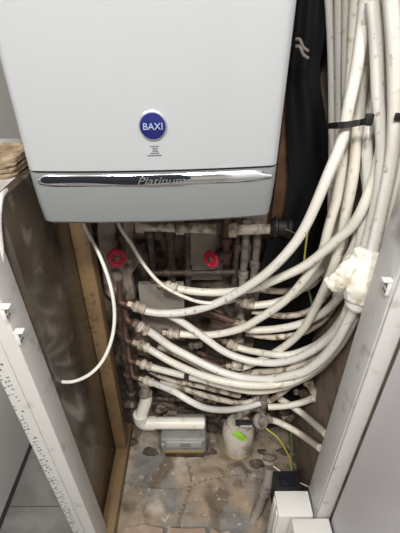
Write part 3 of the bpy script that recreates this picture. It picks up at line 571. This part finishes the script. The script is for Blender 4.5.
# elbow at the right
el = thing('pipe_elbow', 'dirty white pipe elbow standing left of the right jamb', 'elbow', at(312, 398, .75))
MB().tube(cr([at(313,399,.752), at(316,395,.755), at(312,388,.76), at(306,378,.77)], 5), .0125, 14).build('bend', M['pipe_dirty'], el)
MB().lathe(at(309,384,.766), at(305,376,.772)-at(309,384,.766), [(0, .0128), (.003, .0155), (.014, .0155), (.017, .0128)], 16).build('collar', M['pipe_dirty'], el)

# black boot of the flue pipe
bo = thing('rubber_boot', 'black rubber boot closing the white pipe right of the boiler underside', 'pipe boot', at(281, 226, .83))
MB().lathe(at(271,227,.83), (1, .0, -.05), [(0, .020), (.004, .0235), (.012, .0235), (.015, .021), (.034, .0215), (.038, .026), (.046, .026), (.050, .018)], 24).build('body', M['black'], bo)
MB().ring(at(275,227,.83), (1, 0, -.05), .0245, .0016).build('clamp_band', M['old_steel'], bo)

# red hand wheels
def valve(px, py, Y, ax, R_, label, m='red'):
    c = at(px, py, Y); d = Vector(ax).normalized()
    o = thing('gate_valve', label, 'valve', c)
    b = MB(); b.ring(c, d, R_*.80, R_*.22, 36, 8, 6, .07)
    u = d.orthogonal().normalized(); v = d.cross(u)
    for k in range(3):
        e = u*math.cos(k*2.094)+v*math.sin(k*2.094)
        b.tube([c+e*R_*.2, c+e*R_*.5, c+e*R_*.8], R_*.17, 8)
    b.lathe(c-d*.003, d, [(0, R_*.62), (.004, R_*.62)], 20)
    b.build('hand_wheel', M[m], o)
    MB().lathe(c-d*.001, d, [(0, R_*.34), (.006, R_*.34), (.008, R_*.2), (.013, R_*.18)], 6).build('wheel_nut', M['brass'], o)
    MB().lathe(c-d*.004, -d, [(0, .005), (.018, .005), (.018, .011), (.028, .012), (.034, .016), (.052, .017)], 14).build('valve_body', M['old_steel'], o)
    return o
valve(117, 258, .815, (.08, -1, .42), .0235, 'red hand wheel valve at the left, beside the timber batten')
valve(211, 259, .815, (-.75, -.95, .2), .0225, 'red hand wheel valve right of centre, below the boiler')
vpipe('valve_tail', 'flaking pipe going down from the left red valve', 116, 270, 298, .862, .011, 'grey_pipe', joints=(.2, .7))
vpipe('valve_tail', 'dark pipe rising behind the left red valve to the boiler', 119, 222, 250, .868, .010, 'old_steel', joints=(.5,))

# wall slab, rear clutter
sl = MB().box((-.172, .862, -.84), (-.045, .882, -.63), .002).build('backing_slab', M['plaster']); tag(sl, 'flat grey backing slab behind the upper left pipes', 'slab')
sl = MB().box((-.03, .872, -.62), (.062, .888, -.44), .003).build('plaster_patch', M['plaster']); tag(sl, 'pale smooth plaster patch left of the right red valve', 'plaster patch')
poly = [(-.268, -.66), (-.262, -.47), (-.25, -.40), (-.19, -.39), (-.165, -.42), (-.175, -.50), (-.155, -.55), (-.19, -.60), (-.185, -.68), (-.23, -.72)]
b = MB(); f = [b.bm.verts.new((x, .868+.006*noise.noise(Vector((x*30, z*30, 0))), z)) for x, z in poly]; k = [b.bm.verts.new((v.co.x, .895, v.co.z)) for v in f]
for q in range(len(f)): b.bm.faces.new((f[q], f[(q+1) % len(f)], k[(q+1) % len(f)], k[q]))
b.bm.faces.new(f); b.bm.faces.new(k[::-1])
tag(b.build('plaster_patch', M['old_plaster'], smooth=False), 'peeling pinkish plaster patch behind the left red valve', 'plaster patch')
# small taps among the lower pipes
for px, py, Y, dx, lab in ((214,399,.82,1,'small dirty tap under the sagging lowest loop'), (252,393,.84,-1,'small dirty tap left of the right end riser'), (288,418,.80,1,'small dirty tap above the yellow wire'),
                           (196,345,.85,1,'small dirty tap behind the middle loops'), (212,362,.85,-1,'small dirty tap left of the slanting pipe fitting'), (300,392,.80,-1,'small dirty tap left of the dirty elbow')):
    c = at(px, py, Y); t = thing('isolation_tap', lab, 'tap', c, 0, 'small taps among the lower pipes')
    MB().lathe(c-Vector((.022*dx, 0, .004)), (dx, 0, .18), [(0, .008), (.006, .012), (.012, .012), (.014, .009), (.03, .009), (.032, .012), (.038, .012), (.044, .008)], 8).build('body', M['brass'], t)
    MB().lathe(c, (.1, -.8, .6), [(0, .006), (.012, .006), (.013, .010), (.019, .010)], 10).build('spindle_cap', M['old_steel'], t)

# black sheeting: folded, hung at the right of the boiler
mb = MB(); g = []
NR, NC = 60, 26
for j in range(NR+1):
    t = j/NR; z = .6-1.72*t; row = []
    # left/right edge in x (metres)
    xl = .172 if z > -.12 else .172+min(.03, (-.12-z)*.15) if z > -.40 else .202-min(.04, (-.40-z)*.4)
    xr = .232 if z > -.1 else min(.335, .232+(-.1-z)*.35)
    for i in range(NC+1):
        s = i/NC; x = xl+(xr-xl)*s
        y = .838+.003*math.sin(s*11+z*5)+.005*math.sin(s*5-z*9)+.007*noise.noise(Vector((x*12, z*8, 0)))
        row.append((x, y, z))
    g.append(row)
F = [[mb.bm.verts.new(p) for p in row] for row in g]; Bk = [[mb.bm.verts.new((p[0], p[1]+.004, p[2])) for p in row] for row in g]
for j in range(NR):
    for i in range(NC):
        mb.bm.faces.new((F[j][i], F[j+1][i], F[j+1][i+1], F[j][i+1])); mb.bm.faces.new((Bk[j][i], Bk[j][i+1], Bk[j+1][i+1], Bk[j+1][i]))
for j in range(NR):
    mb.bm.faces.new((F[j][0], Bk[j][0], Bk[j+1][0], F[j+1][0])); mb.bm.faces.new((F[j][-1], F[j+1][-1], Bk[j+1][-1], Bk[j][-1]))
for i in range(NC):
    mb.bm.faces.new((F[0][i], F[0][i+1], Bk[0][i+1], Bk[0][i])); mb.bm.faces.new((F[-1][i], Bk[-1][i], Bk[-1][i+1], F[-1][i+1]))
tag(mb.build('plastic_sheeting', M['sheet']), 'black plastic sheeting hanging between the boiler and the pipe bundle', 'sheeting')
mb = MB()
for dz in (0, .012): mb.tube(cr([at(296,39+dz*600,.79), at(300,40+dz*600,.785), at(303,47+dz*600,.785), at(308,51+dz*600,.79)], 5), .0028, 8)
tag(mb.build('twisted_wire', M['grey_pipe']), 'short grey twisted wire on the black sheeting at the boiler edge', 'wire')

# cable tie around the bundle
def nearest(px, py):
    best = [];
    for P in pipe_pts:
        for q in P:
            r = ray(px, py); 
            if q.y > .3 and abs((q.x/q.y)-r.x) < .02 and abs((q.z/q.y)-r.z) < .03: best.append(q.y)
    return min(best) if best else None
mb = MB(); tie = []
for px, py in ((328,126),(336,125.5),(344,125),(352,124),(360,122.5),(366,121),(371,120)):
    y = nearest(px, py) or .78; tie.append((px, py, y))
ym = [t[2] for t in tie]
front = [at(px, py, min(ym[max(0, i-1):i+2])-.0165) for i, (px, py, y) in enumerate(tie)]
back = [Vector((front[-1].x+.012, .83, front[-1].z)), Vector((.26, .858, front[0].z)), Vector((front[0].x-.004, .85, front[0].z))]
loop = cr(front, 4)
up = Vector((0, .18, 1)).normalized()
def strap(b, P, hh, th):
    rows = []
    for i, p in enumerate(P):
        t = (P[min(i+1, len(P)-1)]-P[max(i-1, 0)]).normalized(); nn = t.cross(up).normalized()
        rows.append([b.bm.verts.new(p+up*hh), b.bm.verts.new(p-up*hh), b.bm.verts.new(p-up*hh-nn*th), b.bm.verts.new(p+up*hh-nn*th)])
    for i in range(len(rows)-1):
        for k in range(4): b.bm.faces.new((rows[i][k], rows[i][(k+1) % 4], rows[i+1][(k+1) % 4], rows[i+1][k]))
    b.bm.faces.new(rows[0]); b.bm.faces.new(rows[-1][::-1])
strap(mb, loop, .0052, .0016)
ct = mb.build('cable_tie', M['black']); tag(ct, 'black cable tie around the white pipe bundle', 'cable tie')
h = front[-1]
MB().box(h+Vector((-.010, -.006, -.008)), h+Vector((.002, .003, .010)), .0015).build('tie_head', M['black'], ct)
yy = (nearest(399, 117) or .72)-.014
t2 = MB().box(at(396,113,yy), at(404,121,yy)+Vector((0, .003, 0)), .001).build('cable_tie', M['black']); tag(t2, 'second black cable tie, at the right picture edge', 'cable tie')

# masking tape wrap: two lobes wrapped about the pipes
def lobe(name, P, rad, parent=None, squash=1.0, seed=0):
    C = cr(P, 8); b = MB(); rings = []; N_ = 30
    for i, p in enumerate(C):
        t = (C[min(i+1, len(C)-1)]-C[max(i-1, 0)]).normalized()
        u = Vector((1, 0, 0)); u = (u-t*u.dot(t)).normalized(); v = t.cross(u)
        f = i/(len(C)-1); rr = np.interp(f, [0, .08, .5, .92, 1], rad); row = []
        for k in range(N_):
            a = 2*math.pi*k/N_; e = u*math.cos(a)+v*math.sin(a)*squash
            d = 1+.16*noise.noise(p*28+e*1.6+Vector((seed, 0, 0)))+.12*noise.noise(p*90+e*5)
            row.append(b.bm.verts.new(p+e*rr*d))
        rings.append(row)
    for q in range(len(rings)-1):
        for k in range(N_): b.bm.faces.new((rings[q][k], rings[q][(k+1) % N_], rings[q+1][(k+1) % N_], rings[q+1][k]))
    b.bm.faces.new(rings[0][::-1]); b.bm.faces.new(rings[-1])
    return b.build(name, M['tape'], parent)
Yt = min(pipe_pts[6], key=lambda q: (q-q.y*ray(364, 275)).length).y-.002; TY = lambda k: Yt+k
tw = thing('tape_wrap', 'crumpled cream masking tape wrapped round the pipes beside the right jamb', 'tape', at(364, 270, .62))
lobe('main_wrap', [at(375,250,TY(.012)), at(371,262,TY(.006)), at(365,280,TY(0)), at(361,299,TY(0))], [.027, .034, .036, .035, .029], tw, .85)
lobe('side_wrap', [at(360,264,TY(.01)), at(350,272,TY(.008)), at(341,279,TY(.012)), at(331,285,TY(.02))], [.022, .025, .024, .022, .014], tw, .85, 5)
cu = thing('pipe_collar', 'grey white collar just below the crumpled tape', 'collar', at(357, 303, Yt))
dd = at(355,310,Yt)-at(359,300,Yt)
MB().lathe(at(359.5,299,Yt), dd, [(0, .024), (.014, .0245), (.016, .018), (.022, .018)], 20).build('sleeve', M['white_plastic'], cu)

# wires at right
wire('earth_wire', 'yellow and green earth wire hanging before the black sheeting', 'wire', [(318,188,.79),(312,205,.79),(308,225,.79),(306,245,.79),(304,262,.79),(303,285,.80)], .0022, 'wire_yellow')
wire('earth_wire', 'green wire behind the crossing pipes near the black sheeting', 'wire', [(309,228,.80),(305,250,.80),(307,280,.80),(311,300,.80),(314,318,.80)], .0026, 'wire_green')
wire('earth_wire', 'yellow earth wire curling down from the green tagged filter', 'wire', [(262,424,.74),(268,430,.73),(277,437,.72),(284,447,.71),(290,459,.70),(292,472,.69)], .0023, 'wire_yellow')
wire('earth_wire', 'green wire dropping straight into the black box', 'wire', [(291,432,.72),(292,448,.71),(292,462,.70),(295,474,.69)], .0020, 'wire_green')
wire('cord', 'thin white cord lying from the ribbed conduit to the right jamb', 'cord', [(273,466,.66),(280,471,.65),(292,479,.63),(305,485,.61),(309,487,.60)], .0022, 'pipe_clean')
wire('steel_wire', 'loose bright wire sticking out of the black boot', 'wire', [(285,229,.79),(290,231,.785),(297,234,.78),(303,236,.785),(307,239,.79)], .0010, 'brass')

# ---------------- floor things ----------------
wp = thing('waste_pipe', 'thick white waste pipe with an elbow above the grey meter', 'pipe', at(140, 422, .80))
a = at(146, 394, .80); c = at(141.5, 423, .775); e = at(204, 423.5, .775)
c2 = Vector((c.x, .775, c.z)); e.z = c2.z
MB().tube([a, Vector((a.x, .795, a.z-.02)), c2+Vector((0, 0, .036))], .0195, 20).build('upright', M['waste'], wp)
MB().tube([c2+Vector((.032, 0, 0)), (c2+e)/2, e], .0195, 20).build('run', M['waste'], wp)
MB().tube(cr([c2+Vector((0, 0, .046)), c2+Vector((0, 0, .018)), c2+Vector((.008, 0, .004)), c2+Vector((.022, 0, 0)), c2+Vector((.046, 0, 0))], 5), .0228, 20).build('elbow', M['waste'], wp)
MB().tube([e-Vector((.001, 0, 0)), e+Vector((.004, 0, 0))], .0165, 18).build('open_end', M['meter_light'], wp)
dk = tag(MB().lathe(at(146, 396, .80)+Vector((0, .0, .004)), (0, .1, 1), [(0, .0205), (.01, .021), (.012, .015), (.04, .013), (.05, .02), (.06, .02)], 16).build('pipe_coupling', M['grey_pipe']), 'dark dirty coupling on top of the thick white waste pipe', 'coupling')

# grey meter
me_c = at(184, 442, .775)
mt = thing('gas_meter', 'grey metal gas meter box on the floor under the white waste pipe', 'gas meter', (me_c.x, .80, FZ))
cx = me_c.x; y0 = .765; zt = me_c.z+.025; zb = zt-.085
MB().box((cx-.082, y0, zb), (cx+.078, y0+.11, zt), .012, seg=3).build('case', M['meter_grey'], mt)
MB().box((cx-.060, y0-.004, zt-.040), (cx+.062, y0+.010, zt-.006), .003).build('front_plate', M['meter_light'], mt)
MB().box((cx-.066, y0-.003, zb+.012), (cx+.066, y0+.008, zb+.026), .002).build('ochre_strip', M['ochre'], mt)
MB().box((cx-.078, y0-.004, zt-.034), (cx-.066, y0+.008, zt-.018), .002).build('seal', M['meter_light'], mt)
mb = MB()
for k in range(7):
    xx = cx-.012+k*.0052; mb.box((xx, y0-.005, zt-.020+(k % 2)*.001), (xx+.003, y0-.003, zt-.014+(k % 3)*.001))
mb.box((cx-.014, y0-.005, zt-.028), (cx+.026, y0-.003, zt-.0255))
mb.build('print', M['print'], mt, smooth=False)
MB().box((cx-.07, y0+.02, FZ), (cx+.07, y0+.10, zb), .002).build('foot', M['old_steel'], mt)

# filter with a green tag
fc = at(238, 436, .735)
fl = thing('gas_filter', 'round plastic-wrapped filter with a green tag hanging above the floor', 'filter', fc)
mb = MB(); prof = [(-.066, .02), (-.064, .032), (-.052, .040), (-.030, .046), (0, .050), (.030, .051), (.040, .047), (.043, .040), (.056, .038), (.060, .030), (.062, .012)]
ax = Vector((.02, .30, 1)).normalized()
mb.lathe(fc, ax, [(t, r) for t, r in prof], 28); mb.build('bowl', M['bowl'], fl)
MB().lathe(fc-ax*.052, -ax, [(0, .042), (.008, .039), (.018, .031), (.022, .014)], 24).build('base_cap', M['bowl_base'], fl)
g_ = at(240, 436, .688); tr = Matrix.Rotation(math.radians(-38), 3, 'Y')
MB().box(g_+Vector((-.011, -.003, -.022)), g_+Vector((.011, .001, .024)), .004, tr).build('tag', M['green'], fl)['label'] = 'bright green paper tag'
b_ = at(243, 424, .70)
MB().box(b_+Vector((-.022, -.004, -.005)), b_+Vector((.024, .012, .006)), .002).build('clamp', M['black'], fl)
MB().box(b_+Vector((-.008, -.008, -.008)), b_+Vector((.026, -.003, .0)), .001).build('clamp_plate', M['meter_light'], fl)
MB().tube(cr([fc+ax*.058, fc+ax*.075, at(252,408,.80), at(262,410,.81)], 5), .012, 12).build('neck', M['grey_pipe'], fl)
# valve body right of the filter
vb = thing('regulator', 'dirty grey gas regulator above right of the green tagged filter', 'regulator', at(262, 417, .75))
MB().lathe(at(259,421,.745), (.3, -.6, .75), [(0, .016), (.004, .024), (.016, .024), (.020, .014), (.03, .012)], 18).build('body', M['grey_pipe'], vb)
MB().lathe(at(272,420,.76), (-1, .1, .2), [(0, .012), (.01, .012), (.011, .016), (.02, .016)], 8).build('union_nut', M['grey_pipe'], vb)
# pipe with ribs standing on the floor
rc = thing('ribbed_conduit', 'grey ribbed conduit leaning on the floor left of the white box', 'conduit', at(258, 512, .60))
P = [at(270,468,.66), at(268,480,.64), at(264,494,.62), at(257,512,.60)]
P.append(at(249, 530, .56))
MB().tube(cr(P, 6), .016, 14).build('tube', M['grey_pipe'], rc)
for q in (1.3, 1.6, 1.9):
    k = P[int(q)].lerp(P[int(q)+1], q-int(q)); MB().ring(k, P[2]-P[1], .017, .003, 20).build('rib', M['grey_pipe'], rc)
# black box
bb = thing('black_junction_box', 'black box behind the white box with wires running into it', 'junction box', at(288, 484, .63))
q = at(288, 486, .60)
MB().box((q.x-.040, .565, q.z-.10), (q.x+.036, .64, q.z+.012), .004).build('case', M['black'], bb)
MB().box((q.x-.025, .590, q.z+.012), (q.x+.020, .625, q.z+.022), .002).build('terminal_cover', M['black_gloss'], bb)
mb = MB()
for k in range(4): mb.lathe((q.x-.02+k*.012, .575+.006*(k % 2), q.z+.011), (0, 0, 1), [(0, .002), (.002, .002)], 8)
mb.build('screws', M['brass'], bb)
# white boxes
w1 = thing('white_box', 'taller white box at the foot of the right jamb', 'box', (.25, .5, FZ))
MB().box((.205, .480, FZ+.002), (.297, .545, -1.098), .003).build('carcass', M['white_plastic'], w1)
MB().box((.2015, .488, FZ+.01), (.2055, .500, -1.108), .001).build('ridge', M['white_plastic'], w1)
MB().box((.2015, .515, FZ+.01), (.2055, .533, -1.108), .001).build('ridge', M['white_plastic'], w1)
w2 = tag(MB().box((.236, .370, FZ+.002), (.334, .474, -1.092), .004).build('white_box', M['white_plastic']), 'lower white block in front, touching the lilac door', 'box')
w3 = tag(MB().box((.10, .478, FZ+.002), (.165, .525, FZ+.022), .003).build('white_strip', M['white_plastic']), 'white strip lying on the floor at the bottom picture edge', 'strip')
# broken tiles along the threshold
x = -.25; k = 0
labs = ['leftmost broken terracotta tile along the threshold', 'middle broken terracotta tile along the threshold', 'right broken terracotta tile along the threshold']
for k, (x0, x1) in enumerate(((-.235, -.11), (-.105, .02), (.026, .095))):
    poly = [(x0, .505), (x1, .505), (x1-.004, .545+.012*math.sin(k*3)), ((x0+x1)/2, .557-.012*k), (x0+.006, .548)]
    o = MB().prism(poly, FZ-.004, FZ+.026).build('broken_tile', M['terracotta']); tag(o, labs[k], 'tile')
# loose rubble among the pipework: countable lumps, each its own object
spots = [(112,395),(128,404),(160,408),(172,412),(192,402),(212,414),(224,422),(262,446),(256,458),(270,452),(283,446),(300,452),(150,446),(132,436),(210,446),(304,470),(246,400),(262,392),(200,396),(284,412)]
places = ['beside the batten foot at the left', 'left of the waste pipe top', 'behind the white waste pipe, left end', 'behind the white waste pipe, middle',
 'above the middle of the waste pipe', 'between waste pipe and filter', 'left of the green tagged filter', 'right of the filter bowl', 'below right of the filter bowl', 'left of the yellow wire',
 'under the yellow wire', 'left of the slanting jamb pipes', 'left of the grey meter', 'below the waste pipe elbow', 'right of the grey meter', 'beside the black box, right', 'behind the filter neck', 'behind the right riser top', 'under the sagging lowest loop', 'between the slanting pipes at right']
for k, (px, py) in enumerate(spots):
    Y = .86 if py < 425 else .80 if py < 440 else .755
    c = at(px, py, Y); rr = random.uniform(.012, .022)
    if c.z-rr < FZ+.03 or py > 430: r_ = ray(px, py+6); s_ = (FZ+rr*.6)/r_.z; c = r_*min(s_, .875)
    t = bmesh.new(); bmesh.ops.create_icosphere(t, subdivisions=3, radius=1)
    for v in t.verts:
        d = 1+.45*noise.noise(v.co*1.3+Vector((k*3.1, 0, 0)))+.12*noise.noise(v.co*4); v.co = Vector((v.co.x*rr*1.2*d, v.co.y*rr*.7*d, v.co.z*rr*.8*d))
    bmesh.ops.translate(t, vec=c, verts=t.verts); b = MB(); b.merge(t)
    o = b.build('rubble_lump', M['debris']); tag(o, 'brown lump of rubble '+places[k], 'rubble', 'rubble lumps among the pipework')

for o in bpy.data.objects:
    if '_world' in o: del o['_world']
